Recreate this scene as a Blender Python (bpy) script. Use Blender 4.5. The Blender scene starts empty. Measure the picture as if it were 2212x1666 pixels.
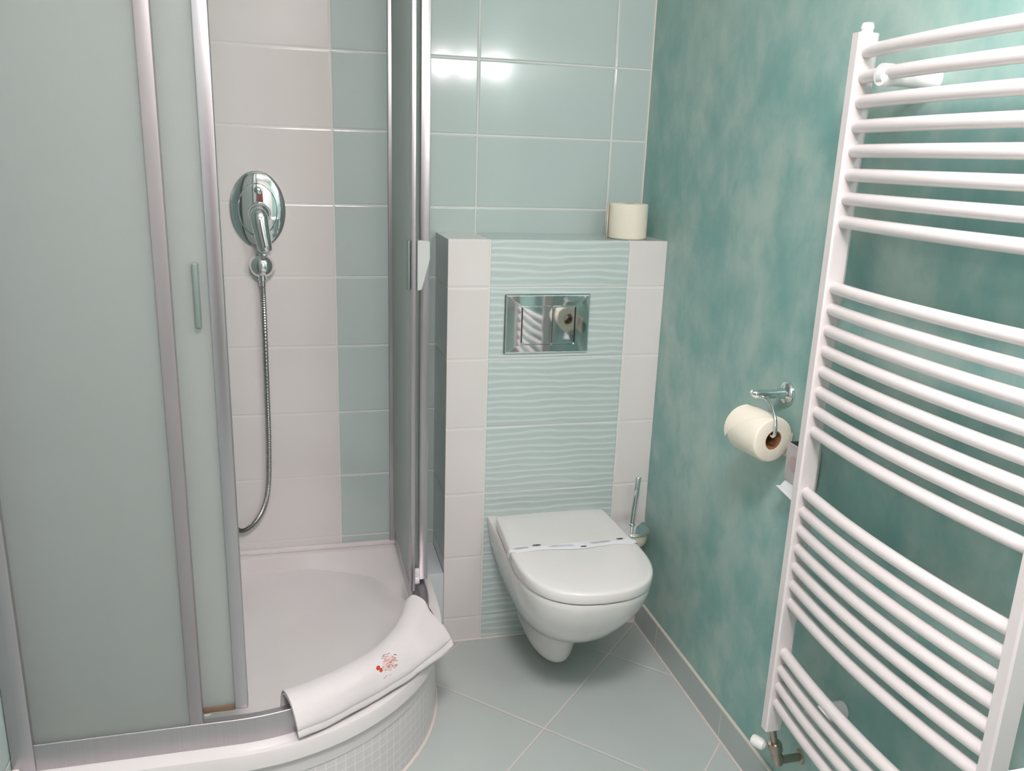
import bpy, bmesh, math, random
from mathutils import Vector, Matrix
random.seed(7)
PI = math.pi
sc = bpy.context.scene
C = sc.collection

# ------------------------------------------------------------------ camera
cam_d = bpy.data.cameras.new('camera'); cam = bpy.data.objects.new('camera', cam_d); C.objects.link(cam)
yaw, pitch, roll = 0.2569, 0.2679, 0.0350
fwd = Vector((math.sin(yaw)*math.cos(pitch), math.cos(yaw)*math.cos(pitch), -math.sin(pitch)))
rt = Vector((math.cos(yaw), -math.sin(yaw), 0)); up = rt.cross(fwd)
r2 = rt*math.cos(roll)+up*math.sin(roll); u2 = -rt*math.sin(roll)+up*math.cos(roll)
m = Matrix((r2, u2, -fwd)).transposed().to_4x4(); m.translation = Vector((-0.386, -2.1837, 1.4206))
cam.matrix_world = m
cam_d.sensor_width = 36; cam_d.sensor_fit = 'HORIZONTAL'; cam_d.lens = 1792.2/2212*36
cam_d.clip_start = .02
sc.camera = cam

# ------------------------------------------------------------------ world, exposure
w = bpy.data.worlds.new('world'); sc.world = w; w.use_nodes = True
w.node_tree.nodes['Background'].inputs[0].default_value = (.9, .92, .95, 1)
w.node_tree.nodes['Background'].inputs[1].default_value = .15
vs = sc.view_settings; vs.view_transform = 'Standard'; vs.look = 'None'; vs.gamma = 1; vs.use_curve_mapping = False
vs.exposure = 0.42
CEIL_LAMP = (-.25, -1.95, 2.46); CEIL_E = 58.0
VANITY = [(.315, -1.62, 1.845), (.45, -1.62, 1.845), (.585, -1.62, 1.845)]; VAN_E = 85.0
LAMP_COL = (1.0, .915, .94)

# ------------------------------------------------------------------ dimensions
W = .6275; D = .2058; Z0 = .0791; BOXT = 1.208; A0 = .1155; B1 = .1149; XL = -.95; YF = -3.0; H = 2.5
SC = (-.545, -.194)          # centre of the quadrant curve of the shower

# ------------------------------------------------------------------ material helpers
def s2l(c): return tuple((x/12.92 if x <= .04045 else ((x+.055)/1.055)**2.4) for x in c)
def rgb(r, g, b): return s2l((r/255, g/255, b/255))+(1,)
class N:
    def __init__(s, name):
        s.m = bpy.data.materials.new(name); s.m.use_nodes = True; s.t = s.m.node_tree
        s.b = s.t.nodes['Principled BSDF']
    def n(s, typ, **k):
        x = s.t.nodes.new(typ)
        for a, v in k.items(): setattr(x, a, v)
        return x
    def set(s, node, i, v):
        if hasattr(v, 'links') or hasattr(v, 'is_linked'): s.t.links.new(v, node.inputs[i])
        else: node.inputs[i].default_value = v
    def math(s, op, a, b=0.0, c=None):
        x = s.n('ShaderNodeMath', operation=op); s.set(x, 0, a); s.set(x, 1, b)
        if c is not None: s.set(x, 2, c)
        return x.outputs[0]
    def mix(s, f, a, b):
        x = s.n('ShaderNodeMix', data_type='RGBA'); s.set(x, 0, f); s.set(x, 6, a); s.set(x, 7, b); return x.outputs[2]
    def ramp(s, v, lo, hi):
        x = s.n('ShaderNodeMapRange', interpolation_type='SMOOTHSTEP'); s.set(x, 0, v); s.set(x, 1, lo); s.set(x, 2, hi); return x.outputs[0]
    def pos(s):
        g = s.n('ShaderNodeNewGeometry'); x = s.n('ShaderNodeSeparateXYZ'); s.t.links.new(g.outputs['Position'], x.inputs[0]); return g.outputs['Position'], x.outputs
    def noise(s, vec, scale, detail=3, rough=.5, dist=0):
        x = s.n('ShaderNodeTexNoise'); s.t.links.new(vec, x.inputs['Vector'])
        x.inputs['Scale'].default_value = scale; x.inputs['Detail'].default_value = detail; x.inputs['Roughness'].default_value = rough
        x.inputs['Distortion'].default_value = dist
        return x.outputs[0]
    def bump(s, h, strength, dist):
        x = s.n('ShaderNodeBump'); x.inputs['Strength'].default_value = strength; x.inputs['Distance'].default_value = dist
        s.t.links.new(h, x.inputs['Height']); return x
    def fin(s, col=None, rough=None, metal=None, normal=None, **k):
        if col is not None: s.set(s.b, 'Base Color', col)
        if rough is not None: s.set(s.b, 'Roughness', rough)
        if metal is not None: s.set(s.b, 'Metallic', metal)
        if normal is not None: s.t.links.new(normal.outputs[0], s.b.inputs['Normal'])
        for a, v in k.items(): s.set(s.b, a.replace('_', ' '), v)
        return s.m
def plain(name, col, rough=.5, metal=0, bump=None, **k):
    n = N(name); nm = None
    tc = n.n('ShaderNodeTexCoord')
    if bump:
        nm = n.bump(n.noise(tc.outputs['Object'], bump[0], 3), bump[1], bump[2])
    v = n.noise(tc.outputs['Object'], 9, 2)
    c2 = tuple(min(1, x*1.03) for x in col[:3])+(1,); c1 = tuple(x*.97 for x in col[:3])+(1,)
    return n.fin(n.mix(v, c1, c2), rough, metal, nm, **k)

WHITE_TILE = rgb(226, 221, 218); MINT = rgb(188, 203, 199); GROUT = rgb(226, 224, 218)
def tile_mat(name, uax, u0, us, vax, v0, vs_, colfn, rot=0, gw=.0016, rough=.12, grout=GROUT, bev=.004, wave=None, slope=None):
    """glossy tile: u,v world coordinates, tile size us x vs_, colfn(n,u) gives the tile colour"""
    n = N(name); p, xyz = n.pos()
    if rot:
        a = n.math('SUBTRACT', xyz[0], u0); b = n.math('SUBTRACT', xyz[1], v0); q = math.sqrt(.5)
        u = n.math('MULTIPLY', n.math('ADD', a, b), q); v = n.math('MULTIPLY', n.math('SUBTRACT', b, a), q)
        uu, vv = n.math('DIVIDE', u, us), n.math('DIVIDE', v, vs_)
    else:
        uu = n.math('DIVIDE', n.math('SUBTRACT', xyz[uax], u0), us); vv = n.math('DIVIDE', n.math('SUBTRACT', xyz[vax], v0), vs_)
    def edge(x, s_):
        f = n.math('FRACT', x); return n.math('MULTIPLY', n.math('MINIMUM', f, n.math('SUBTRACT', 1.0, f)), s_)
    d = n.math('MINIMUM', edge(uu, us), edge(vv, vs_))
    g = n.ramp(d, gw*.7, gw*1.3)          # 0 in grout, 1 on tile
    hgt = n.ramp(d, gw, gw+bev)
    col, hx = colfn(n, p, xyz, uu, vv)
    jig = n.noise(p, 4, 1)
    hh = n.math('ADD', hgt, n.math('MULTIPLY', jig, .6))
    if hx is not None: hh = n.math('ADD', hh, n.math('MULTIPLY', hx, g))
    bp = n.bump(hh, .5, .0016)
    rg = n.math('ADD', n.math('MULTIPLY', n.math('SUBTRACT', 1.0, g), .6), rough)
    return n.fin(n.mix(g, grout, col), rg, 0, bp, Specular_IOR_Level=.55)
def step(n, x, at): return n.math('GREATER_THAN', x, at)

def back_col(n, p, xyz, uu, vv):
    wh = n.math('MULTIPLY', step(n, xyz[0], A0-.8), n.math('SUBTRACT', 1.0, step(n, xyz[0], A0-.4)))
    return n.mix(wh, MINT, WHITE_TILE), None
M_back = tile_mat('back_wall_tiles', 0, A0, .4, 2, Z0, .2, back_col)
def left_col(n, p, xyz, uu, vv): return n.mix(n.noise(p, 3), MINT, rgb(190, 204, 200)), None
M_left = tile_mat('left_wall_tiles', 1, D, .4, 2, Z0, .2, left_col)
M_side = tile_mat('box_side_tiles', 1, D+.2, .5, 2, Z0, .2, lambda n, p, xyz, uu, vv: (n.mix(n.noise(p, 3), MINT, rgb(186, 201, 197)), None))
def box_col(n, p, xyz, uu, vv):
    mid = n.math('MULTIPLY', step(n, xyz[0], B1), n.math('SUBTRACT', 1.0, step(n, xyz[0], B1+.4)))
    # hand drawn wavy ridges across the relief tiles; reflected light painted as paler crests
    mp = n.n('ShaderNodeMapping'); n.t.links.new(p, mp.inputs[0]); mp.inputs['Scale'].default_value = (5.5, 0, 14)
    nz = n.noise(mp.outputs[0], 1.0, 2)
    ph = n.math('ADD', n.math('MULTIPLY', xyz[2], 2*PI/.0195), n.math('MULTIPLY', nz, 8.0))
    wv = n.math('ADD', n.math('MULTIPLY', n.math('SINE', ph), .5), .5)
    wv = n.math('POWER', wv, 2.2)
    front = n.math('SUBTRACT', 1.0, step(n, xyz[1], .003))
    wv = n.math('MULTIPLY', n.math('MULTIPLY', wv, mid), front)
    c = n.mix(wv, MINT, rgb(209, 219, 217))
    return n.mix(mid, WHITE_TILE, c), n.math('MULTIPLY', wv, .95)
M_box = tile_mat('cistern_box_tiles', 0, B1, .4, 2, Z0, .2, box_col)
M_boxtop = tile_mat('cistern_top_tiles', 0, B1, .4, 1, -.001, .6, lambda n, p, xyz, uu, vv: (n.mix(n.math('MULTIPLY', step(n, xyz[0], B1), n.math('SUBTRACT', 1.0, step(n, xyz[0], B1+.4))), WHITE_TILE, MINT), None))
M_floor = tile_mat('floor_tiles', 0, .1908, .4023, 1, -.4373, .4023,
                   lambda n, p, xyz, uu, vv: (n.mix(n.noise(p, 2.5, 4, .6), rgb(184, 193, 190), rgb(191, 197, 193)), None), rot=1, gw=.0022, rough=.28, grout=rgb(214, 206, 202), bev=.003)
M_skirt = tile_mat('skirting_tiles', 1, -.565, .4, 2, -.5, 2, lambda n, p, xyz, uu, vv: (n.mix(n.noise(p, 4), rgb(178, 186, 182), rgb(184, 191, 187)), None), gw=.001, rough=.25, bev=.002)
M_grout = plain('cement_grout', rgb(214, 208, 198), .85)
M_silicone = plain('white_silicone', rgb(226, 216, 210), .45)

def paint():
    n = N('sponged_teal_paint'); p, xyz = n.pos()
    mp = n.n('ShaderNodeMapping'); n.t.links.new(p, mp.inputs[0]); mp.inputs['Scale'].default_value = (1, 1, .78)
    a = n.noise(mp.outputs[0], 3.0, 5, .55, .15); b = n.noise(mp.outputs[0], 11, 5, .6, .25); c = n.noise(p, 1.1, 2)
    f = n.math('ADD', n.math('MULTIPLY', a, .55), n.math('MULTIPLY', b, .45))
    f = n.ramp(f, .36, .66)
    col = n.mix(f, rgb(126, 173, 166), rgb(176, 198, 190))
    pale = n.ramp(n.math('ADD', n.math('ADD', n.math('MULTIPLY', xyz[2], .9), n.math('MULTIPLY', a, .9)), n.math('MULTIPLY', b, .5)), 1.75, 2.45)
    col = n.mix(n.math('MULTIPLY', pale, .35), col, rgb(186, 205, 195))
    fine = n.bump(n.noise(p, 160, 3, .6), .12, .002)
    return n.fin(col, .42, 0, fine, Specular_IOR_Level=.35)
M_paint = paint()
M_plaster = plain('white_plaster', rgb(225, 222, 216), .8, bump=(60, .1, .002))

def glass_mat():
    n = N('frosted_glass'); tc = n.n('ShaderNodeTexCoord')
    b = n.bump(n.noise(tc.outputs['Object'], 350, 2), .15, .0008)
    n.fin((.905, .955, .93, 1), .5, 0, b, Transmission_Weight=1.0, IOR=1.35)
    tr = n.n('ShaderNodeBsdfTranslucent'); tr.inputs[0].default_value = (.88, .90, .885, 1)
    df = n.n('ShaderNodeBsdfDiffuse'); df.inputs[0].default_value = (.575, .593, .578, 1)
    mx = n.n('ShaderNodeMixShader'); mx.inputs[0].default_value = .5
    n.t.links.new(tr.outputs[0], mx.inputs[1]); n.t.links.new(df.outputs[0], mx.inputs[2])
    m2 = n.n('ShaderNodeMixShader'); m2.inputs[0].default_value = .5
    n.t.links.new(n.b.outputs[0], m2.inputs[1]); n.t.links.new(mx.outputs[0], m2.inputs[2])
    n.t.links.new(m2.outputs[0], n.t.nodes['Material Output'].inputs['Surface'])
    return n.m
M_glass = glass_mat()
def alu():
    n = N('satin_aluminium'); tc = n.n('ShaderNodeTexCoord'); mp = n.n('ShaderNodeMapping')
    n.t.links.new(tc.outputs['Object'], mp.inputs[0]); mp.inputs['Scale'].default_value = (400, 400, 2)
    return n.fin(n.mix(n.noise(mp.outputs[0], 1, 2), rgb(180, 176, 179), rgb(192, 188, 191)), .34, .9, n.bump(n.noise(mp.outputs[0], 1, 2), .05, .0005))
M_alu = alu()
M_chrome = plain('chrome', (.82, .84, .85, 1), .045, 1)
M_hose = plain('dull_metal_hose', (.42, .41, .40, 1), .3, 1)
M_enamel = plain('white_enamel', rgb(226, 218, 217), .32, 0, Coat_Weight=.3)
M_ceramic = plain('white_ceramic', rgb(232, 229, 226), .12, 0, Coat_Weight=.4)
M_acrylic = plain('white_acrylic', rgb(232, 226, 225), .22)
M_plastic = plain('white_plastic', rgb(240, 238, 236), .35)
M_greyplast = plain('grey_plastic', rgb(190, 194, 190), .4)
M_clearplast = plain('grey_green_plastic', rgb(120, 132, 127), .35)
M_paper = plain('cream_tissue', rgb(238, 231, 214), .95, bump=(240, .25, .002))
M_card = plain('brown_cardboard', rgb(150, 104, 66), .9)
M_towel = plain('white_terry', rgb(238, 230, 230), .95, bump=(700, .7, .002), Sheen_Weight=.3)
M_red = plain('red_print', rgb(206, 62, 34), .9)
M_pink = plain('pink_print', rgb(228, 198, 193), .95)
M_rose = plain('rose_print', rgb(196, 146, 138), .95)
M_brownpr = plain('brown_print', rgb(140, 112, 106), .95)
M_wet = plain('white_band_paper', rgb(236, 236, 238), .8)
M_greyink = plain('grey_ink', rgb(176, 178, 182), .8)
M_darkink = plain('dark_ink', rgb(74, 74, 80), .8)
M_cream = plain('cream_frosted_bowl', rgb(222, 216, 198), .35)
M_dark = plain('slot_shade', rgb(30, 28, 28), .6)
M_brownseal = plain('brown_seal', rgb(132, 108, 84), .7)
M_brass = plain('nickel_brass', (.40, .34, .29, 1), .3, 1)
M_wood = plain('dark_brown_door', rgb(84, 40, 30), .45)
M_tealcup = plain('teal_tinted_chrome', (.5, .55, .54, 1), .15, 1)  # reflection of the teal wall tinted into darker chrome
def emis(name, e):
    n = N(name); n.fin((.9, .9, .9, 1), .5); n.set(n.b, 'Emission Color', LAMP_COL+(1,)); n.set(n.b, 'Emission Strength', e); return n.m
def mosaic():
    n = N('square_relief_acrylic'); uv = n.n('ShaderNodeUVMap'); x = n.n('ShaderNodeSeparateXYZ'); n.t.links.new(uv.outputs[0], x.inputs[0])
    s = .0235
    def e(v):
        f = n.math('FRACT', n.math('DIVIDE', v, s)); return n.math('MINIMUM', f, n.math('SUBTRACT', 1.0, f))
    d = n.math('MINIMUM', e(x.outputs[0]), e(x.outputs[1])); inb = n.math('LESS_THAN', x.outputs[1], .1605)
    g = n.math('MAXIMUM', n.ramp(d, .03, .10), n.math('SUBTRACT', 1.0, inb))
    return n.fin(n.mix(g, rgb(233, 228, 227), rgb(218, 213, 213)), .25, 0, n.bump(g, .35, -.0008))
M_mosaic = mosaic()

# ------------------------------------------------------------------ mesh helpers
def fix(bm):
    bmesh.ops.remove_doubles(bm, verts=bm.verts, dist=1e-6)
    bmesh.ops.recalc_face_normals(bm, faces=bm.faces)
def obj(name, bm, mat, parent=None, smooth=40, base=True):
    """bm is in world coordinates; parts are stored relative to their thing's empty"""
    if not bm.loops.layers.uv: fix(bm)
    me = bpy.data.meshes.new(name)
    root = parent
    if parent:
        while root.parent: root = root.parent
        off = Vector(root.location)
    else:
        xs = [v.co for v in bm.verts]
        lo = [min(v[i] for v in xs) for i in range(3)]; hi = [max(v[i] for v in xs) for i in range(3)]
        off = Vector(((lo[0]+hi[0])/2, (lo[1]+hi[1])/2, lo[2]))
    bmesh.ops.translate(bm, verts=bm.verts, vec=-off)
    bm.to_mesh(me); bm.free()
    if smooth:
        for f in me.polygons: f.use_smooth = True
        me.set_sharp_from_angle(angle=math.radians(smooth))
    me.materials.append(mat)
    o = bpy.data.objects.new(name, me); C.objects.link(o)
    if parent: o.parent = parent
    else: o.location = off
    return o
def tag(o, label, cat, group=None):
    o['label'] = label; o['category'] = cat
    if group: o['group'] = group
    return o
def thing(name, label, cat, loc, group=None):
    o = bpy.data.objects.new(name, None); o.empty_display_size = .05; C.objects.link(o); o.location = loc
    return tag(o, label, cat, group)
def struct(name, bm, mat, smooth=0):
    o = obj(name, bm, mat, None, smooth); o['kind'] = 'structure'; return o
def box(bm, x0, y0, z0, x1, y1, z1, bev=0, seg=2):
    vs_ = [bm.verts.new((x, y, z)) for z in (z0, z1) for y in (y0, y1) for x in (x0, x1)]
    fs = [bm.faces.new([vs_[i] for i in q]) for q in ((0, 2, 3, 1), (4, 5, 7, 6), (0, 1, 5, 4), (2, 6, 7, 3), (0, 4, 6, 2), (1, 3, 7, 5))]
    if bev:
        es = set(e for f in fs for e in f.edges)
        bmesh.ops.bevel(bm, geom=list(es), offset=bev, segments=seg, affect='EDGES', profile=.5)
    return bm
def B(*a, **k): return box(bmesh.new(), *a, **k)
def loft(bm, rings, closed=True, cap=True):
    """rings: list of equally long lists of points"""
    R = [[bm.verts.new(p) for p in r] for r in rings]; n = len(R[0])
    for a, b in zip(R[:-1], R[1:]):
        for i in range(n if closed else n-1):
            j = (i+1) % n
            try: bm.faces.new((a[i], a[j], b[j], b[i]))
            except ValueError: pass
    if cap and closed:
        bm.faces.new(R[0][::-1]); bm.faces.new(R[-1])
    return bm
def frame(t, ref=Vector((0, 0, 1))):
    t = t.normalized()
    if abs(t.dot(ref)) > .95: ref = Vector((1, 0, 0))
    a = t.cross(ref).normalized(); return a, a.cross(t).normalized()
def tube(bm, pts, r, seg=14, ref=Vector((0, 0, 1)), sx=1, sy=1, cap=True):
    pts = [Vector(p) for p in pts]; rings = []
    for i, p in enumerate(pts):
        t = (pts[min(i+1, len(pts)-1)]-pts[max(i-1, 0)])
        a, b = frame(t, ref); rr = r[i] if isinstance(r, (list, tuple)) else r
        rings.append([p+a*(math.cos(2*PI*k/seg)*rr*sx)+b*(math.sin(2*PI*k/seg)*rr*sy) for k in range(seg)])
    return loft(bm, rings, True, cap)
def lathe(bm, prof, org, axis=Vector((0, 0, 1)), seg=32, sx=1, sy=1):
    axis = Vector(axis).normalized(); a, b = frame(axis); org = Vector(org)
    rings = [[org+axis*h+a*(math.cos(2*PI*k/seg)*r*sx)+b*(math.sin(2*PI*k/seg)*r*sy) for k in range(seg)] for r, h in prof]
    return loft(bm, rings)
def smoothpath(pts, n=12):
    P = [Vector(p) for p in pts]; out = []
    for i in range(len(P)-1):
        p0 = P[max(i-1, 0)]; p1 = P[i]; p2 = P[i+1]; p3 = P[min(i+2, len(P)-1)]
        for k in range(n):
            t = k/n
            out.append(.5*((2*p1)+(-p0+p2)*t+(2*p0-5*p1+4*p2-p3)*t*t+(-p0+3*p1-3*p2+p3)*t**3))
    out.append(P[-1]); return out

# ------------------------------------------------------------------ room shell
struct('floor', B(XL-.1, YF-.1, -.1, W+.1, D+.1, 0), M_floor)
struct('ceiling', B(XL-.1, YF-.1, H, W+.1, D+.1, H+.1), M_plaster)
struct('wall_back', B(XL-.1, D, 0, W+.1, D+.1, H), M_back)
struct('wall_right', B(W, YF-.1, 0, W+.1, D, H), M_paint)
struct('wall_left', B(XL-.1, YF-.1, 0, XL, D, H), M_left)
struct('wall_front', B(XL, YF-.1, 0, W, YF, H), M_plaster)
# tiled casing round the cistern and the low tiled step between it and the shower tray
bm = bmesh.new(); box(bm, 0, 0, 0, W, D, BOXT, .0015, 2)
o = struct('wall_cistern', bm, M_box)
o.data.materials.append(M_boxtop); o.data.materials.append(M_side)
for f in o.data.polygons:
    if f.normal.z > .7: f.material_index = 1
    elif f.normal.x < -.7: f.material_index = 2
struct('trim_1', B(-.0440, -.001, 0, -.0005, D, .233, bev=.0015), plain('pale_blue_tile', rgb(204, 212, 213), .15))
# glazed edge of the step
struct('baseboard_right', B(W-.008, YF, 0, W, -.0005, .083, bev=.001), M_skirt)
struct('trim_2', B(W-.0085, YF, .083, W, -.0005, .0895, bev=.002), M_grout)
# silicone joints: corner, box foot, tray foot
struct('trim_3', tube(bmesh.new(), [(W, D, BOXT), (W, D, H)], .0035, 8), M_silicone)
struct('trim_4', tube(bmesh.new(), [(0, 0, .001), (W-.01, 0, .001)], .0035, 8), M_silicone)
struct('trim_5', tube(bmesh.new(), [(W-.009, -.001, .001), (W-.009, -3, .001)], .003, 8), M_silicone)
def quad_path(r, n=28, x0=XL+.003, y1=D-.003):
    """front edge of the quadrant at radius r: from the left wall, round the curve, to the back wall"""
    cx, cy = SC
    pts = [(x0, cy-r)]+[(x0+(cx-x0)*k/6, cy-r) for k in range(1, 6)]
    pts += [(cx+r*math.cos(-PI/2+PI/2*k/n), cy+r*math.sin(-PI/2+PI/2*k/n)) for k in range(n+1)]
    pts += [(cx+r, cy+(y1-cy)*k/6) for k in range(1, 7)]
    return pts
struct('trim_6', tube(bmesh.new(), [(x, y, .001) for x, y in quad_path(.487)], .005, 8), M_silicone)
struct('door_1', B(-.90, YF+.001, 0, -.15, YF+.04, 2.05, bev=.004), M_wood)

# ------------------------------------------------------------------ lamps
t = thing('ceiling_lamp', 'round white flush lamp on the ceiling, behind the picture', 'lamp', CEIL_LAMP)
obj('base', lathe(bmesh.new(), [(.225, .0), (.235, .03), (.235, .039)], CEIL_LAMP), M_enamel, t)
obj('lamp_shade', lathe(bmesh.new(), [(.02, -.06), (.13, -.05), (.21, -.028), (.225, -.001)], CEIL_LAMP), emis('ceiling_glow', CEIL_E), t)
t = thing('mirror_lamp', 'chrome bar with three globe bulbs reaching out from the teal wall above the washbasin', 'lamp', (W, -1.64, 1.83))
bm = bmesh.new(); box(bm, .27, -1.70, 1.835, W-.0005, -1.68, 1.855, .003); box(bm, W-.012, -1.74, 1.80, W-.0003, -1.64, 1.89, .004)
obj('bar', bm, M_chrome, t)
gm = emis('bulb_glow', VAN_E)
for x, y, z in VANITY:
    obj('socket', lathe(bmesh.new(), [(.014, 0), (.014, .03)], (x, y-.0635, z), (0, 1, 0), 20), M_chrome, t)
    b_ = bmesh.new(); bmesh.ops.create_icosphere(b_, subdivisions=3, radius=.036, matrix=Matrix.Translation((x, y, z)))
    obj('bulb', b_, gm, t)

# ------------------------------------------------------------------ washbasin (its far corner shows bottom right)
t = thing('washbasin', 'white ceramic washbasin on the teal wall beyond the radiator, only a corner in view', 'washbasin', (.42, -1.9, .70))
bm = bmesh.new()
def rr(x0, y0, x1, y1, z, r, n=6):
    out = []
    for cx, cy, a0 in ((x1-r, y1-r, 0), (x0+r, y1-r, PI/2), (x0+r, y0+r, PI), (x1-r, y0+r, 1.5*PI)):
        for k in range(n+1): out.append((cx+r*math.cos(a0+PI/2*k/n), cy+r*math.sin(a0+PI/2*k/n), z))
    return out
loft(bm, [rr(.30, -2.05, W-.002, -1.75, .70, .04), rr(.20, -2.14, W-.002, -1.65, .80, .04), rr(.185, -2.155, W-.002, -1.632, .84, .04), rr(.19, -2.15, W-.002, -1.637, .85, .035),
          rr(.22, -2.12, W-.07, -1.667, .85, .09), rr(.23, -2.11, W-.08, -1.677, .835, .10), rr(.30, -2.03, W-.15, -1.75, .75, .08)])
obj('bowl', bm, M_ceramic, t, 50)
bm = bmesh.new(); lathe(bm, [(.024, 0), (.022, .09), (.02, .10)], (W-.045, -1.9, .849)); tube(bm, smoothpath([(W-.045, -1.9, .92), (W-.10, -1.9, .935), (W-.17, -1.9, .915)]), .012)
obj('tap', bm, M_chrome, t)

# ------------------------------------------------------------------ shower tray
t = thing('shower_tray', 'white quadrant shower tray with a rounded front in the left corner', 'shower tray', (-.5, -.24, 0))
def hull(r, x0, y1):
    return quad_path(r, 40, x0, y1)+[(x0+(SC[0]+r-x0)*(1-k/14), y1) for k in range(1, 14)]+[(x0, y1-(y1-(SC[1]-r))*k/14) for k in range(0, 14)]
def ring_at(outline, z): return [(x, y, z) for x, y in outline]
BC = (-.50, -.24)
H0 = hull(.5, XL+.003, D-.003)
angs = [math.atan2(y-BC[1], x-BC[0]) for x, y in H0]
def circ(r, z): return [(BC[0]+r*math.cos(a), BC[1]+r*math.sin(a), z) for a in angs]
bm = bmesh.new()
loft(bm, [ring_at(hull(.492, XL+.003, D-.003), .203), ring_at(H0, .206), ring_at(H0, .236), ring_at(hull(.498, XL+.003, D-.003), .242), ring_at(hull(.491, XL+.003, D-.003), .2455),
          ring_at(hull(.466, XL+.03, D-.030), .2455), ring_at(hull(.430, XL+.036, D-.036), .2455), ring_at(hull(.424, XL+.041, D-.041), .2435),
          circ(.408, .196), circ(.402, .192), circ(.394, .189), circ(.30, .186), circ(.05, .183)], True, True)
obj('basin', bm, M_acrylic, t, 35)
# raised back edge against the tiles
bm = bmesh.new()
box(bm, XL+.003, D-.016, .2455, SC[0]+.5, D-.0005, .259, .003); box(bm, XL+.0005, -.68, .2455, XL+.014, D-.017, .259, .003)
obj('upstand', bm, M_acrylic, t)
bm = bmesh.new(); uvl = bm.loops.layers.uv.new('UVMap')
path = quad_path(.484, 60, XL+.003, D-.003); s = [0]
for a, b in zip(path[:-1], path[1:]): s.append(s[-1]+math.dist(a, b))
lv = [(.0, .001), (.0, .158), (-.004, .162), (-.004, .2025)]
cols = []
for (x, y) in path:
    dx, dy = x-SC[0], y-SC[1]
    if x < SC[0]: nx, ny = 0, -1
    elif y > SC[1]: nx, ny = 1, 0
    else: l = math.hypot(dx, dy); nx, ny = dx/l, dy/l
    cols.append([bm.verts.new((x-nx*q, y-ny*q, z)) for q, z in [(0.012, .001), (0, .001), (0, .1605), (-.003, .1625), (-.004, .203), (.012, .203)]])
vz = [0, 0.0, .1595, .166, .203, .21]
for i in range(len(cols)-1):
    for k in range(6):
        k2 = (k+1) % 6
        f = bm.faces.new((cols[i][k], cols[i+1][k], cols[i+1][k2], cols[i][k2]))
        for l, (si, zz) in zip(f.loops, ((s[i], vz[k]), (s[i+1], vz[k]), (s[i+1], vz[k2] if k2 else .3), (s[i], vz[k2] if k2 else .3))): l[uvl].uv = (si, zz)
bmesh.ops.recalc_face_normals(bm, faces=bm.faces)
obj('apron', bm, M_mosaic, t, 35)

# ------------------------------------------------------------------ shower enclosure
t = thing('shower_enclosure', 'quadrant shower enclosure of frosted glass with satin aluminium frames, sliding doors open', 'shower enclosure', (-.52, -.2, .2455))
def rail(z0, z1, r0, r1, x0=XL+.003, y1=D-.003):
    bm = bmesh.new(); A = quad_path(r0, 40, x0, y1); Bq = quad_path(r1, 40, x0, y1); c = .0015
    rings = []
    for (ax, ay), (bx, by) in zip(A, Bq):
        def L(f, z): return (ax+(bx-ax)*f, ay+(by-ay)*f, z)
        e = .08
        rings.append([L(0, z0), L(1, z0), L(1, z1-.0012), L(.975, z1), L(.93, z1), L(.915, z1-.010), L(.50, z1-.010), L(.48, z1-.016), L(e, z1-.016), L(0, z1-.018)])
    return loft(bm, rings)
ZR = .3035
obj('lower_rail', rail(.246, ZR, .424, .465), M_alu, t, 25)
obj('upper_rail', rail(2.09, 2.14, .424, .465), M_alu, t, 25)
ZT = 2.09
o = obj('wall_profile', B(XL+.001, SC[1]-.470, .2465, XL+.042, SC[1]-.432, 2.09, bev=.003), M_alu, t)
o = obj('wall_profile', B(SC[0]+.408, D-.014, .2465, SC[0]+.470, D-.001, 2.09, bev=.003), M_alu, t)
# left fixed pane
gp = obj('fixed_pane', B(XL+.040, SC[1]-.4585, ZR-.004, -.610, SC[1]-.4525, ZT), M_glass, t, 0)
obj('end_profile', B(-.6265, SC[1]-.464, ZR-.002, -.601, SC[1]-.446, ZT, bev=.003), plain('dull_grey_profile', rgb(158, 152, 153), .42, .45), gp)
# right fixed pane
gp = obj('fixed_pane', B(SC[0]+.4525, -.125, ZR-.004, SC[0]+.4585, D-.02, ZT), M_glass, t, 0)
obj('end_profile', B(SC[0]+.450, -.150, ZR-.002, SC[0]+.473, -.122, ZT, bev=.002), M_alu, gp)
def curved_pane(pts, th, z0, z1):
    bm = bmesh.new(); rings = []
    for i, p in enumerate(pts):
        a = Vector(pts[max(i-1, 0)]); b = Vector(pts[min(i+1, len(pts)-1)]); d = (b-a).normalized(); nx, ny = -d.y*th/2, d.x*th/2
        rings.append([(p[0]+nx, p[1]+ny, z0), (p[0]-nx, p[1]-ny, z0), (p[0]-nx, p[1]-ny, z1), (p[0]+nx, p[1]+ny, z1)])
    return loft(bm, rings)
def arc(p, q, sag, n=16):
    p = Vector(p); q = Vector(q); d = q-p; nn = Vector((-d.y, d.x)).normalized()
    return [tuple(p+d*(k/n)+nn*(4*sag*(k/n)*(1-k/n))) for k in range(n+1)]
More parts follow.
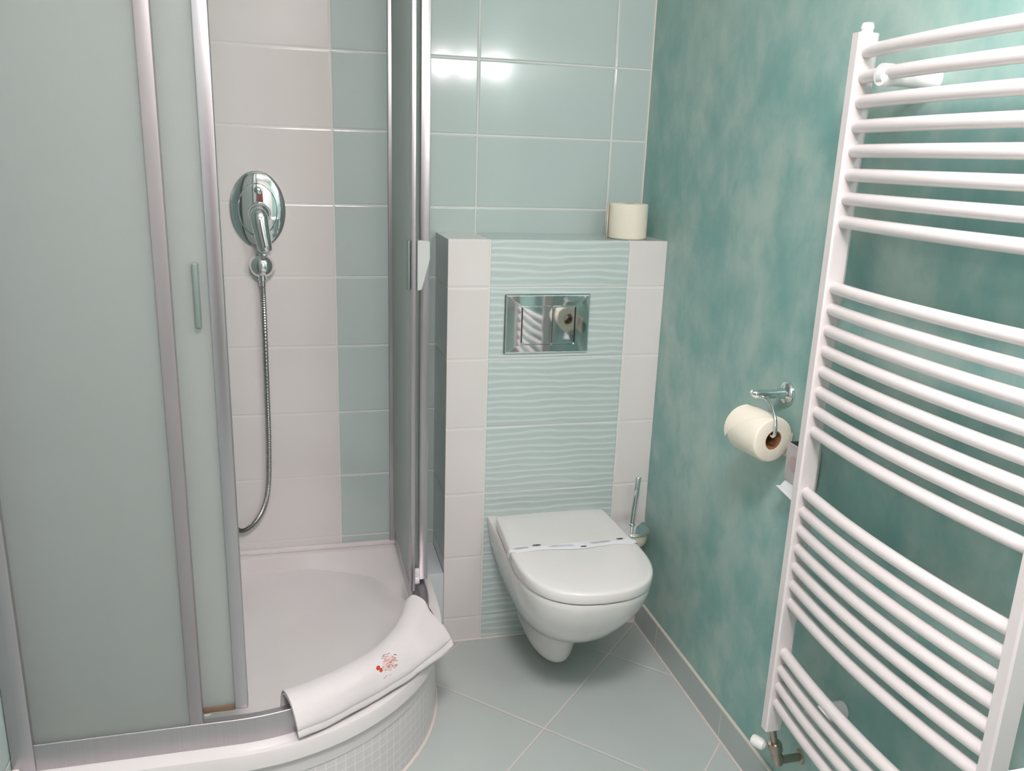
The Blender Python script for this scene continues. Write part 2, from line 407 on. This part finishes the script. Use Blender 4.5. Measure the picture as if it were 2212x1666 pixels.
# left door, slid back behind the fixed pane
dp = obj('sliding_door', curved_pane(arc((-.885, -.607), (-.532, -.632), -.008), .005, .325, ZT-.01), M_glass, t, 30)
obj('door_profile', B(-.540, -.645, .318, -.515, -.622, ZT-.005, bev=.002), M_alu, dp)
obj('door_profile', B(-.900, -.618, .318, -.882, -.598, ZT-.005, bev=.002), M_alu, dp)
obj('bottom_seal', B(-.602, -.637, .312, -.541, -.625, .3245, bev=.001), M_brownseal, dp)  # evenly brown strip in the gap under the door glass
bm = bmesh.new(); box(bm, -.5665, -.648, 1.108, -.5555, -.6355, 1.226, .004, 3)
o = obj('handle', bm, M_clearplast, dp); o['label'] = 'upright grey green bar handle'
obj('roller', lathe(bmesh.new(), [(.009, -.004), (.010, -.002), (.010, .002), (.009, .004)], (-.596, -.63, .312), (0, 1, 0), 18), M_plastic, dp)
# right door, slid back inside the right pane
dp = obj('sliding_door', curved_pane(arc((-.1225, -.205), (-.125, .178), .003), .005, .325, ZT-.01), M_glass, t, 30)
obj('door_profile', B(-.1285, -.238, .318, -.1175, -.200, ZT-.005, bev=.002), M_alu, dp)
def prism(poly, y0, y1):
    bm = bmesh.new(); loft(bm, [[(x, y0, z) for x, z in poly], [(x, y1, z) for x, z in poly]]); return bm
bm = prism([(-.1135, 1.226), (-.084, 1.224), (-.084, 1.181), (-.087, 1.172), (-.103, 1.110), (-.1135, 1.108)], -.232, -.212)
bmesh.ops.bevel(bm, geom=list(bm.edges), offset=.0015, segments=2, affect='EDGES')
o = obj('handle', bm, M_greyplast, dp); o['label'] = 'grey wing-shaped plastic handle'
o = obj('handle', B(-.1365, -.229, 1.109, -.1295, -.212, 1.226, bev=.002), M_clearplast, dp)
bm = bmesh.new(); lathe(bm, [(.011, -.006), (.012, -.003), (.012, .003), (.011, .006)], (-.106, -.185, .322), (1, 0, 0), 20); box(bm, -.1125, -.192, .322, -.0985, -.176, .352, .002)
obj('roller', bm, M_plastic, dp)

# ------------------------------------------------------------------ shower valve, hose, elbow
t = thing('shower_mixer', 'chrome oval shower mixer plate with lever on the white tile column', 'mixer tap', (-.484, D, 1.26))
vx, vz_ = -.4865, 1.262
bm = bmesh.new(); lathe(bm, [(.1, 0), (.1, .003), (.098, .0045), (.09, .0072), (.078, .0100), (.064, .0126), (.048, .0148), (.030, .0165), (.015, .0172), (.002, .0175)], (vx, D-.0003, vz_), (0, -1, 0), 64, .73, 1.02)
obj('plate', bm, M_chrome, t, 50)
bm = bmesh.new(); tube(bm, [(vx+.050*math.cos(a), D-.0125, vz_+.069*math.sin(a)) for a in [2*PI*k/48 for k in range(49)]], .0014, 8)
obj('ring', bm, M_chrome, t)
bm = bmesh.new(); lathe(bm, [(.010, 0), (.010, .012), (.008, .018), (.003, .0205)], (vx+.003, D-.013, 1.314), (0, -1, 0), 24)
obj('diverter_knob', bm, M_chrome, t)
bm = bmesh.new(); lathe(bm, [(.028, 0), (.030, .02), (.0285, .038), (.023, .047), (.01, .052), (.001, .053)], (vx+.005, D-.012, 1.2545), (0, -1, 0), 32)
obj('hub', bm, M_chrome, t, 60)
bm = bmesh.new(); tube(bm, smoothpath([(vx+.004, D-.047, 1.272), (vx+.004, D-.058, 1.256), (vx+.008, D-.065, 1.222), (vx+.016, D-.068, 1.175), (vx+.019, D-.066, 1.157)], 8),
     [.008+.016*math.sin(min(1, i/12)*PI/2)-.0075*max(0, (i-12)/20) - (.004 if i > 30 else 0) for i in range(33)], 18, Vector((1, 0, 0)), .62, 1.0)
obj('lever', bm, M_chrome, t, 60)
t = thing('hose_elbow', 'round chrome wall outlet below the shower mixer lever', 'wall outlet', (-.482, D, 1.11))
bm = bmesh.new(); lathe(bm, [(.029, 0), (.033, .007), (.034, .018), (.032, .031), (.025, .042), (.013, .048), (.001, .050)], (-.4815, D-.0003, 1.114), (0, -1, 0), 36)
obj('ball', bm, M_chrome, t, 60)
bm = bmesh.new(); lathe(bm, [(.007, 0), (.0105, .002), (.0115, .014), (.009, .016), (.009, .03)], (-.4815, D-.028, 1.088), (0, 0, -1), 24)
obj('nut', bm, M_chrome, t)
pts = smoothpath([(-.4815, D-.028, 1.068), (-.4815, D-.028, .95), (-.483, D-.026, .75), (-.485, D-.024, .60), (-.492, D-.022, .47), (-.510, D-.022, .395), (-.545, D-.022, .345), (-.582, D-.024, .335), (-.604, D-.026, .40), (-.606, D-.026, .60), (-.606, D-.026, 1.2), (-.606, D-.028, 1.9)], 40)
bm = bmesh.new(); tube(bm, pts, [.0062+(.0013 if i % 2 else 0) for i in range(len(pts))], 12)
tag(obj('shower_hose', bm, M_hose, None, 20), 'ribbed grey metal shower hose hanging from the outlet and curving behind the left door', 'hose')

# ------------------------------------------------------------------ flush plate
t = thing('flush_plate', 'rectangular chrome flush plate on the cistern wall above the toilet', 'flush plate', (.281, 0, .893))
fx0, fx1, fz0, fz1 = .1575, .4055, .894, 1.062
bm = bmesh.new()
def rxz(x0, z0, x1, z1, y, r, n=4):
    out = []
    for cx, cz, a0 in ((x1-r, z1-r, 0), (x0+r, z1-r, PI/2), (x0+r, z0+r, PI), (x1-r, z0+r, 1.5*PI)):
        for k in range(n+1): out.append((cx+r*math.cos(a0+PI/2*k/n), y, cz+r*math.sin(a0+PI/2*k/n)))
    return out
loft(bm, [rxz(fx0, fz0, fx1, fz1, -.0005, .005), rxz(fx0, fz0, fx1, fz1, -.005, .005), rxz(fx0+.004, fz0+.004, fx1-.004, fz1-.004, -.0095, .004),
          rxz(fx0+.0055, fz0+.0055, fx1-.0055, fz1-.0055, -.0102, .004), rxz(.204, .919, .362, 1.029, -.0106, .003), rxz(.2055, .9205, .3605, 1.0275, -.006, .002)])
obj('surround', bm, M_chrome, t, 2)
for a, b_ in ((.2075, .2935), (.2955, .3585)):
    bm = bmesh.new(); loft(bm, [rxz(a, .9225, b_, 1.0255, -.006, .002), rxz(a, .9225, b_, 1.0255, -.0105, .002), rxz(a+.0012, .9237, b_-.0012, 1.0243, -.0116, .002), rxz(a+.03, .955, b_-.025, .995, -.0118, .002)])
    obj('button', bm, M_chrome, t, 1)

# ------------------------------------------------------------------ toilet
TX = .295
t = thing('toilet', 'white wall-hung toilet with closed lid below the flush plate', 'toilet', (TX, 0, .05))
def interp(tab, z):
    for (z0, a), (z1, b) in zip(tab[:-1], tab[1:]):
        if z0 <= z <= z1:
            f = (z-z0)/(z1-z0); return a+(b-a)*f
    return tab[-1][1] if z > tab[-1][0] else tab[0][1]
LT = [(.036, .205), (.042, .226), (.056, .240), (.10, .255), (.14, .270), (.165, .290), (.18, .315), (.19, .345), (.205, .383), (.23, .420), (.26, .452), (.29, .480), (.33, .509), (.37, .530), (.404, .540)]
WT = [(.036, .044), (.042, .056), (.056, .063), (.10, .071), (.14, .084), (.165, .096), (.18, .107), (.19, .114), (.205, .122), (.23, .132), (.26, .142), (.29, .1515), (.33, .1625), (.37, .170), (.404, .1735)]
RIM = [(.0, -.975), (-.02, -.977), (-.15, -.98), (-.30, -.985), (-.44, -.99), (-.59, -1.0), (-.70, -.988), (-.80, -.93), (-.885, -.81), (-.947, -.615), (-.987, -.34), (-1.0, 0)]
def plan(Wd, L, z):
    """bowl outline from the wall, round the front; fuller at the rim, rounder below"""
    q = max(0, min(1, (z-.12)/.22)); out = []
    S = smoothpath([(x, y, 0) for y, x in RIM], 4)
    for p in S:
        f = -p.y; el = math.sqrt(max(0, 1-max(0, (f-.25)/.75)**2.6))
        x = -p.x*q+el*(1-q)
        out.append((-x, -f))
    full = out+[(-x, y) for x, y in out[::-1][1:]]
    return [(TX+x*Wd, y*L-.001, z) for x, y in full]
bm = bmesh.new(); rings = []
zs = [.036, .039, .044, .052, .065, .08, .10, .12, .14, .155, .165, .173, .18, .186, .193, .202, .215, .23, .25, .275, .30, .33, .36, .385, .400, .404]
for z in zs:
    d = 0 if z < .400 else (.003 if z > .402 else .001)
    rings.append(plan(interp(WT, z)-d, interp(LT, z)-d, z))
loft(bm, rings)
obj('bowl', bm, M_ceramic, t, 50)
def lid_plan(g, z, n=60):
    """measured lid outline, inset by g"""
    P = [(.0, -.062), (-.09, -.066), (-.150, -.070), (-.1605, -.078), (-.1635, -.10), (-.1665, -.16), (-.1715, -.24), (-.1755, -.32), (-.1735, -.38), (-.163, -.435), (-.142, -.480), (-.108, -.514), (-.060, -.536), (0, -.543)]
    S = smoothpath([(x, y, 0) for x, y in P], 6)
    full = [(p.x, p.y) for p in S]+[(-p.x, p.y) for p in S[::-1][1:-1]]
    cx, cy = 0, -.30; out = []
    for x, y in full:
        dx, dy = x-cx, y-cy; l = math.hypot(dx, dy); out.append((TX+cx+dx*(1-g/l), cy+dy*(1-g/l), z))
    return out
bm = bmesh.new(); loft(bm, [lid_plan(.014, .4045), lid_plan(.010, .406), lid_plan(.009, .409), lid_plan(.012, .4105)])
obj('seat', bm, M_ceramic, t, 40)
bm = bmesh.new(); loft(bm, [lid_plan(.006, .4095), lid_plan(.001, .4095), lid_plan(0, .411), lid_plan(.0, .430), lid_plan(.0012, .4342), lid_plan(.0045, .4372), lid_plan(.012, .4385), lid_plan(.05, .439), lid_plan(.12, .4392)])
obj('lid', bm, M_ceramic, t, 45)
for sx in (-1, 1):
    bm = bmesh.new(); tube(bm, [(TX+sx*.075-.02, -.052, .413), (TX+sx*.075+.02, -.052, .413)], .009, 16); box(bm, TX+sx*.075-.012, -.058, .4035, TX+sx*.075+.012, -.046, .412, .002)
    obj('hinge', bm, M_plastic, t)
# paper hygiene band round the lid
def band_pts(w_):
    S = []
    hw = .1775
    prof = [(-hw+.001, .4085), (-hw-.0012, .42), (-hw+.001, .4335), (-hw+.006, .4378), (-hw+.03, .4392), (-.08, .4402), (0, .4407), (.08, .4402), (hw-.03, .4392), (hw-.006, .4378), (hw-.001, .4335), (hw+.0012, .42), (hw-.001, .4085)]
    return prof
prof = band_pts(0); bm = bmesh.new(); rings = []
for x, z in [(p.x, p.y) for p in smoothpath([(a, b, 0) for a, b in prof], 5)]:
    f = (x+.18)/.36; yc = -.292-.006*f+.004*math.sin(f*9); hw = .0155+.0025*math.sin(f*13+1)
    if abs(x) > .165: hw *= .5
    nx, nz = (0, 1)
    if abs(x) > .174: nx, nz = (1 if x > 0 else -1), 0
    q = .0006
    rings.append([(TX+x, yc-hw, z), (TX+x, yc-hw*.3, z+.0012*nz), (TX+x, yc+hw, z), (TX+x+q*nx, yc+hw, z+q*nz), (TX+x+q*nx, yc-hw*.3, z+q*nz+.0012*nz), (TX+x+q*nx, yc-hw, z+q*nz)])
loft(bm, rings)
rt_ = thing('hygiene_band', 'white paper hygiene band with small grey print wrapped across the toilet lid', 'paper band', (TX, -.292, .408))
obj('band', bm, M_wet, rt_, 60)
def onband(u, v, z=.0):
    f = (u+.18)/.36; return (TX+u, -.292-.006*f+.004*math.sin(f*9)+v, .4424+z)
def flat(polys, fn):
    bm = bmesh.new()
    for poly in polys:
        lo = [bm.verts.new(fn(u, v)) for u, v in poly]; 
        bm.faces.new(lo)
    g = bmesh.ops.extrude_face_region(bm, geom=bm.faces[:]); bmesh.ops.translate(bm, verts=[e for e in g['geom'] if isinstance(e, bmesh.types.BMVert)], vec=(0, 0, .0003))
    return bm
def blob(u, v, a, b, n=9, jag=.3):
    return [(u+a*math.cos(2*PI*k/n)*(1-jag*random.random()), v+b*math.sin(2*PI*k/n)*(1-jag*random.random())) for k in range(n)]
for args in ((-.098, .0105, .013, .0042), (.022, -.009, .0105, .0036), (.133, .0115, .0125, .0036)):
    obj('printed_mark', flat([blob(*args)], onband), M_darkink, rt_)
for u0, u1, v in ((-.060, -.005, .004), (-.072, .0, -.002), (.045, .100, .007), (.050, .104, .002), (-.165, -.125, .004), (-.160, -.122, -.002)):
    k = u0; up_ = []; dn = []
    while k < u1:
        hgt_ = random.uniform(.0006, .0013); up_.append((k, v+hgt_)); dn.append((k, v-hgt_)); k += random.uniform(.0015, .003)
    obj('printed_line', flat([up_+dn[::-1]], onband), M_greyink, rt_)

# ------------------------------------------------------------------ toilet rolls
def roll_parts(t, c, ax, r, h, ri=.021):
    ax = Vector(ax); c = Vector(c)
    bm = bmesh.new(); a, b = frame(ax); seg = 48
    def rg(rad, hh, wob=0): return [c+ax*hh+a*(rad+wob*math.sin(3*k*2*PI/seg))*math.cos(2*PI*k/seg)+b*(rad+wob*math.sin(3*k*2*PI/seg))*math.sin(2*PI*k/seg) for k in range(seg)]
    loft(bm, [rg(ri, 0), rg(r-.004, 0), rg(r-.001, .002), rg(r, .006), rg(r+.0004, h/2), rg(r, h-.006), rg(r-.001, h-.002), rg(r-.004, h), rg(ri, h), rg(ri, 0)], True, False)
    obj('paper', bm, M_paper, t, 50)
    bm = bmesh.new(); loft(bm, [rg(ri-.0005, .001), rg(ri-.0005, h-.001), rg(ri-.002, h-.001), rg(ri-.002, .001), rg(ri-.0005, .001)], True, False)
    o = obj('core', bm, M_card, t, 50); o['label'] = 'brown cardboard core'
t = thing('toilet_roll', 'cream toilet roll standing upright on the cistern ledge by the teal wall', 'toilet roll', (.531, .072, BOXT))
roll_parts(t, (.531, .072, BOXT+.0005), (0, 0, 1), .0555, .098)
bm = bmesh.new(); rings = []
for k in range(9):
    f = k/8; a = PI*.98+.35*f*0+0; 
    x = .531-.0555-.0015-.004*math.sin(f*PI)*1.0+.012*(1-f)*0; y = .072+.030*(1-f)-.010*f
    x = .531-.056*math.cos(.45*(1-f)) - (.006*f); y = .072+.056*math.sin(.55*(1-f))-.006*f
    rings.append([(x, y, BOXT+.002), (x-.0007*1, y-.0003, BOXT+.002), (x-.0007-.002*f, y, BOXT+.06), (x-.0007, y, BOXT+.0985), (x, y, BOXT+.0985)])
loft(bm, rings); obj('loose_sheet', bm, M_paper, t)

# wall holder: rosette, arm, wire ring
HY = -.668; HZ = .952
t = thing('toilet_roll_holder', 'chrome toilet roll holder with round rosette on the teal wall beside the radiator', 'toilet roll holder', (W, HY, .90))
bm = bmesh.new(); lathe(bm, [(.026, 0), (.0265, .004), (.023, .009), (.012, .012), (.011, .03)], (W-.0003, HY, HZ), (-1, 0, 0), 32)
obj('rosette', bm, M_chrome, t, 50)
bm = bmesh.new(); tube(bm, smoothpath([(W-.012, HY, HZ), (W-.05, HY, HZ), (W-.078, HY+.002, HZ+.001), (W-.088, HY+.003, HZ+.006)], 6), [.010]*8+[.0095]*4+[.009, .008, .007, .006, .005, .0045, .004], 16)
obj('arm', bm, M_chrome, t, 50)
RX, RZ = .567, .868
bm = bmesh.new()
tube(bm, smoothpath([(W-.066, HY-.006, HZ-.004), (W-.064, HY-.030, HZ-.006), (.562, HY-.058, .925), (.560, HY-.072, .900), (.559, HY-.070, .882), (.558, HY-.050, .879), (RX, HY+.03, .879)], 8), .0038, 10)
obj('wire_arm', bm, M_chrome, t)
t = thing('toilet_roll', 'cream toilet roll hanging on the chrome wall holder beside the radiator', 'toilet roll', (RX, -.66, RZ-.05))
roll_parts(t, (RX, -.727, RZ), Vector((-.16, 1, .02)).normalized(), .0495, .094)
# last sheet folded to a point and the tail behind
bm = bmesh.new(); rings = []
axd = Vector((-.16, 1, .02)).normalized()
for k in range(13):
    a = PI*.50+PI*.62*k/12; R_ = .0502
    p = Vector((RX, -.727, RZ)); e = Vector((math.cos(a), 0, math.sin(a)))
    lo = .001+.0*k; hi = .102-.099*(k/12)**1.0
    hi = .093; lo = .001+.091*(k/12)**1.1
    if k == 12: lo = .0915
    rings.append([p+axd*lo+e*R_, p+axd*hi+e*R_, p+axd*hi+e*(R_+.0007), p+axd*lo+e*(R_+.0007)])
loft(bm, rings); obj('folded_sheet', bm, M_paper, t, 60)
bm = bmesh.new(); loft(bm, [[(RX+.0505-.002*q, -.716, RZ+.01-.055*q), (RX+.0505-.002*q, -.632, RZ+.01-.055*q-.01), (RX+.0515-.002*q, -.632, RZ+.01-.055*q-.01), (RX+.0515-.002*q, -.716, RZ+.01-.055*q)] for q in (0, .4, 1)])
obj('paper_tail', bm, M_paper, t)

# ------------------------------------------------------------------ hygiene bag dispenser half hidden behind the radiator post
t = thing('bag_dispenser', 'small pale bag dispenser on the teal wall, half hidden behind the towel radiator', 'dispenser', (W, -.79, .78))
bm = bmesh.new(); box(bm, W-.034, -.812, .785, W-.0005, -.738, .868, .003)
obj('body', bm, plain('pale_printed_plastic', rgb(196, 190, 191), .3, .1), t)
obj('slot', B(W-.030, -.808, .862, W-.008, -.742, .8695, bev=.001), M_dark, t)  # solid block, its dark colour stands for the shade inside the opening
bm = bmesh.new(); lathe(bm, [(.016, 0), (.016, .0015)], (W-.0342, -.770, .830), (-1, 0, 0), 24); obj('printed_disc', bm, plain('greyish_rose_print', rgb(188, 166, 166), .6), t)
bm = bmesh.new(); loft(bm, [[(W-.030, -.808, .787), (W-.030, -.744, .787), (W-.020, -.744, .787), (W-.020, -.808, .787)], [(W-.034, -.812, .762), (W-.036, -.734, .768), (W-.024, -.734, .768), (W-.022, -.812, .762)], [(W-.036, -.815, .748), (W-.042, -.727, .766), (W-.040, -.727, .766), (W-.034, -.815, .748)]])
obj('paper_bag', bm, M_wet, t)

# ------------------------------------------------------------------ toilet brush
bx, by = .5545, -.070
t = thing('toilet_brush', 'chrome-lidded toilet brush in a cream wall-mounted bowl in the corner beside the toilet', 'toilet brush', (bx, 0, .29))
bm = bmesh.new(); lathe(bm, [(.040, .318), (.0455, .325), (.0475, .34), (.0485, .3655), (.046, .3662), (.045, .340), (.03, .33), (.002, .329)], (bx, by, 0), seg=40); obj('bowl', bm, M_cream, t, 40)
bm = bmesh.new(); lathe(bm, [(.005, .300), (.026, .303), (.037, .310), (.0405, .3175), (.002, .3178)], (bx, by, 0), seg=40); o = obj('bowl_base', bm, M_tealcup, t, 50)
bm = bmesh.new(); lathe(bm, [(.0475, .3668), (.0490, .368), (.0485, .370), (.030, .3745), (.010, .377), (.009, .381), (.0065, .383)], (bx, by, 0), Vector((-.03, -.10, 1)), seg=40); bmesh.ops.translate(bm, verts=bm.verts, vec=(.0105, .036, .002)); obj('brush_lid', bm, M_chrome, t, 40)
bm = bmesh.new(); tube(bm, [(bx, by, .381), (bx+.002, by, .42), (bx+.0055, by, .47), (bx+.009, by, .525), (bx+.009, by, .528)], [.0062, .0068, .0078, .0082, .006], 18); obj('handle', bm, M_chrome, t, 50)
bm = bmesh.new(); tube(bm, [(bx+.051*math.cos(a), by+.051*math.sin(a), .362) for a in [2*PI*k/36 for k in range(37)]], .0028, 8); tube(bm, [(bx-.01, by+.05, .355), (bx-.01, -.001, .355)], .006, 12)
obj('wall_bracket', bm, M_chrome, t, 50)

# ------------------------------------------------------------------ radiator
RY, RL, RXc = -.8908, .494, .5461
t = thing('towel_radiator', 'white curved-tube towel radiator on the teal wall at the right', 'towel radiator', (W-.07, RY-RL/2, .28))
def post(y0, y1):
    # D shaped upright
    bm = bmesh.new(); x0, x1 = RXc-.019, RXc+.021; ring = []
    for x, y in [(x0, y0+.003), (x0+.003, y0), (x1-.006, y0), (x1, y0+.004), (x1, y1-.004), (x1-.006, y1), (x0+.003, y1), (x0, y1-.003)]: ring.append((x, y))
    loft(bm, [[(x, y, .283) for x, y in ring], [(x, y, 1.641) for x, y in ring]]); return bm
obj('upright', post(RY, RY+.022), M_enamel, t, 30)
obj('upright', post(RY-RL-.022, RY-RL), M_enamel, t, 30)
TZ = [1.6114-.04*k for k in range(8)]+[1.2148-.0388*k for k in range(8)]+[.820-.0394*k for k in range(7)]+[.4697-.0394*k for k in range(4)]
RT = .0112
for z in TZ:
    bm = bmesh.new()
    tube(bm, [(RXc-4*.019*f*(1-f), RY+.004-(RL+.008)*f, z) for f in [k/20 for k in range(21)]], RT, 16)
    obj('tube', bm, M_enamel, t, 60)
obj('vent_plug', lathe(bmesh.new(), [(.0095, 0), (.0095, .006), (.0105, .006), (.0105, .010), (.0085, .016), (.002, .0165)], (RXc+.002, RY+.011, 1.641), seg=24), M_plastic, t, 40)
def bracket(y, z, front=1):
    bm = bmesh.new(); xt = RXc-4*.019*((RY-y)/RL)*(1-(RY-y)/RL)
    if front:
        lathe(bm, [(.017, 0), (.0175, .004), (.0175, .020), (.0165, .024), (.0165, .05), (.019, W-xt-.012), (.019, W-xt-.0005+.012)], (xt-.012, y, z), (1, 0, 0), 28)
        tube(bm, [(xt, y+.006, z), (xt, y-.006, z)], .0165, 20)
    else: lathe(bm, [(.010, 0), (.011, .02), (.018, W-xt-.03), (.018, W-xt-.0005)], (xt, y, z), (1, 0, 0), 28)
    obj('wall_clip', bm, M_plastic, t, 40)
bracket(-.962, TZ[1]-.003); bracket(-1.32, TZ[1]-.003); bracket(-.985, .391, 0); bracket(-1.32, .391, 0)
# valve under the left upright
v = obj('valve', lathe(bmesh.new(), [(.008, 0), (.008, .012), (.0075, .013), (.0075, .040), (.013, .041), (.015, .046), (.015, .060), (.010, .064), (.0115, .070), (.0135, .085), (.0115, .096), (.003, .10)], (RXc+.002, RY+.011, .283), (0.28, 0, -1), 20), M_brass, t, 40)
obj('valve_cap', lathe(bmesh.new(), [(.004, .008), (.011, .012), (.0125, .018), (.0125, .036), (.010, .040), (.002, .041)], (RXc+.002, RY+.011, .232), Vector((-.5, .85, 0)), 20), M_plastic, v, 40)
bm = bmesh.new(); tube(bm, [(RXc+.028, RY+.011, .197), (W-.001, RY+.011, .197)], .0085, 16); lathe(bm, [(.016, 0), (.015, .003), (.010, .005)], (W-.0003, RY+.011, .197), (-1, 0, 0), 20)
obj('supply_pipe', bm, M_brass, v, 40)

# ------------------------------------------------------------------ folded bath mat over the tray rim
t = thing('bath_mat', 'folded white terry bath mat with a small red and pink print over the shower rail', 'bath mat', (-.28, -.50, .2455))
def outer_r(a):
    T_ = [(-78, .505), (-74.8, .502), (-66, .492), (-54, .487), (-38, .504), (-25, .538), (-15, .56)]
    return interp([(q, r_) for q, r_ in T_], a)
def mat_point(a, tt, off=0.0):
    """a in degrees round the curve, tt 0..1 across the mat from inside to outside"""
    ro = outer_r(a); g = max(0, min(1, (a+50)/30)); ti = max(0, 1-abs(a+14)/14)
    P = [(.412, .262), (.4125, .29), (.418, .308), (.436, .3165), (.458, .3155), (.474, .305), (ro*.55+.474*.45, .283), (ro, .2545)]
    q = tt*(len(P)-1); i = min(int(q), len(P)-2); f = q-i
    p0, p1, p2, p3 = [P[max(0, min(len(P)-1, i+k))] for k in (-1, 0, 1, 2)]
    def cr(k): return .5*(2*p1[k]+(-p0[k]+p2[k])*f+(2*p0[k]-5*p1[k]+4*p2[k]-p3[k])*f*f+(-p0[k]+3*p1[k]-3*p2[k]+p3[k])*f**3)
    rr_, z = cr(0), cr(1)
    # the right hand end is pushed up into a soft hump
    z += .018*ti*math.sin(min(1, tt*1.1)*PI)+.0022*math.sin(a*.21+1.2)*math.sin(tt*PI)+.0016*math.sin(a*.47+tt*5)*tt
    # ends are not square: inside edge reaches further round at the right
    ar = math.radians(a)
    d2 = (off, 0)
    if tt < .35: nr, nz = -1+tt/.35, min(1, tt/.35)
    else: nr, nz = min(.55, (tt-.35)*1.2), 1
    l = math.hypot(nr, nz) or 1
    rr_ += off*nr/l; z += off*nz/l
    return (SC[0]+rr_*math.cos(ar), SC[1]+rr_*math.sin(ar), z)
def ang(sfrac, tt):
    a0 = -77.0+1.8*tt; a1 = -12.5-11*max(0, tt-.35)/.65
    return a0+(a1-a0)*sfrac
def sheet(o0, o1, tmax, nS=60, nT=28, s0=0, s1=1):
    bm = bmesh.new(); rings = []
    for i in range(nS+1):
        s_ = s0+(s1-s0)*i/nS; top = []; bot = []
        for k in range(nT+1):
            tt = tmax*k/nT; th = o1 if 0 < k < nT else (o0+o1)/2+.001
            if i in (0, nS): th = (o0+o1)/2+.001
            top.append(mat_point(ang(s_, tt), tt, th)); bot.append(mat_point(ang(s_, tt), tt, o0))
        rings.append(top+bot[::-1])
    return loft(bm, rings)
obj('upper_fold', sheet(.0070, .0135, .935, s1=.985), M_towel, t, 60)
obj('lower_fold', sheet(.001, .0060, 1.0), M_towel, t, 60)
MO = 0.0
def onmat(u, v):
    # u along the mat in metres from the print centre, v across
    s_ = .500+u/.50; tt = .705+v/.19
    return mat_point(ang(s_, tt), tt, .0139+MO)
def decal(polys, name, mat, parent):
    bm = bmesh.new()
    for poly in polys:
        cu = sum(p[0] for p in poly)/len(poly); cv = sum(p[1] for p in poly)/len(poly); nn = len(poly)
        rr3 = [[bm.verts.new(onmat(cu+(u-cu)*f, cv+(v-cv)*f)) for u, v in poly] for f in (.25, .5, .75, 1)]
        bm.faces.new(rr3[0])
        for a_, b_ in zip(rr3[:-1], rr3[1:]):
            for i in range(nn): bm.faces.new((a_[i], b_[i], b_[(i+1) % nn], a_[(i+1) % nn]))
    g = bmesh.ops.extrude_face_region(bm, geom=bm.faces[:]); bmesh.ops.translate(bm, verts=[e for e in g['geom'] if isinstance(e, bmesh.types.BMVert)], vec=(0, 0, .0004))
    o = obj(name, bm, mat, parent); return o
em = decal([blob(.002, 0, .024, .020, 22, .35)], 'emblem', M_pink, t); em['label'] = 'small pale pink ornamental print with a red spot'; MO = .0006
decal([blob(-.033, -.005, .0065, .006, 10, .1), blob(-.0265, .004, .005, .0052, 10, .1)], 'red_spot', M_red, em)
st = []
for k in range(34):
    a = random.uniform(0, 2*PI); r_ = random.uniform(.004, .032); u, v = r_*math.cos(a)*1.0, r_*math.sin(a)*.9
    d = random.uniform(-.5, .9); l = random.uniform(.002, .007); w2 = random.uniform(.0004, .0009)
    c_, s_ = math.cos(d), math.sin(d)
    st.append([(u-l*c_+w2*s_, v-l*s_-w2*c_), (u+l*c_+w2*s_, v+l*s_-w2*c_), (u+l*c_-w2*s_, v+l*s_+w2*c_), (u-l*c_-w2*s_, v-l*s_+w2*c_)])
decal(st[:22], 'rose_stroke', M_rose, em); decal(st[22:], 'brown_stroke', M_brownpr, em)
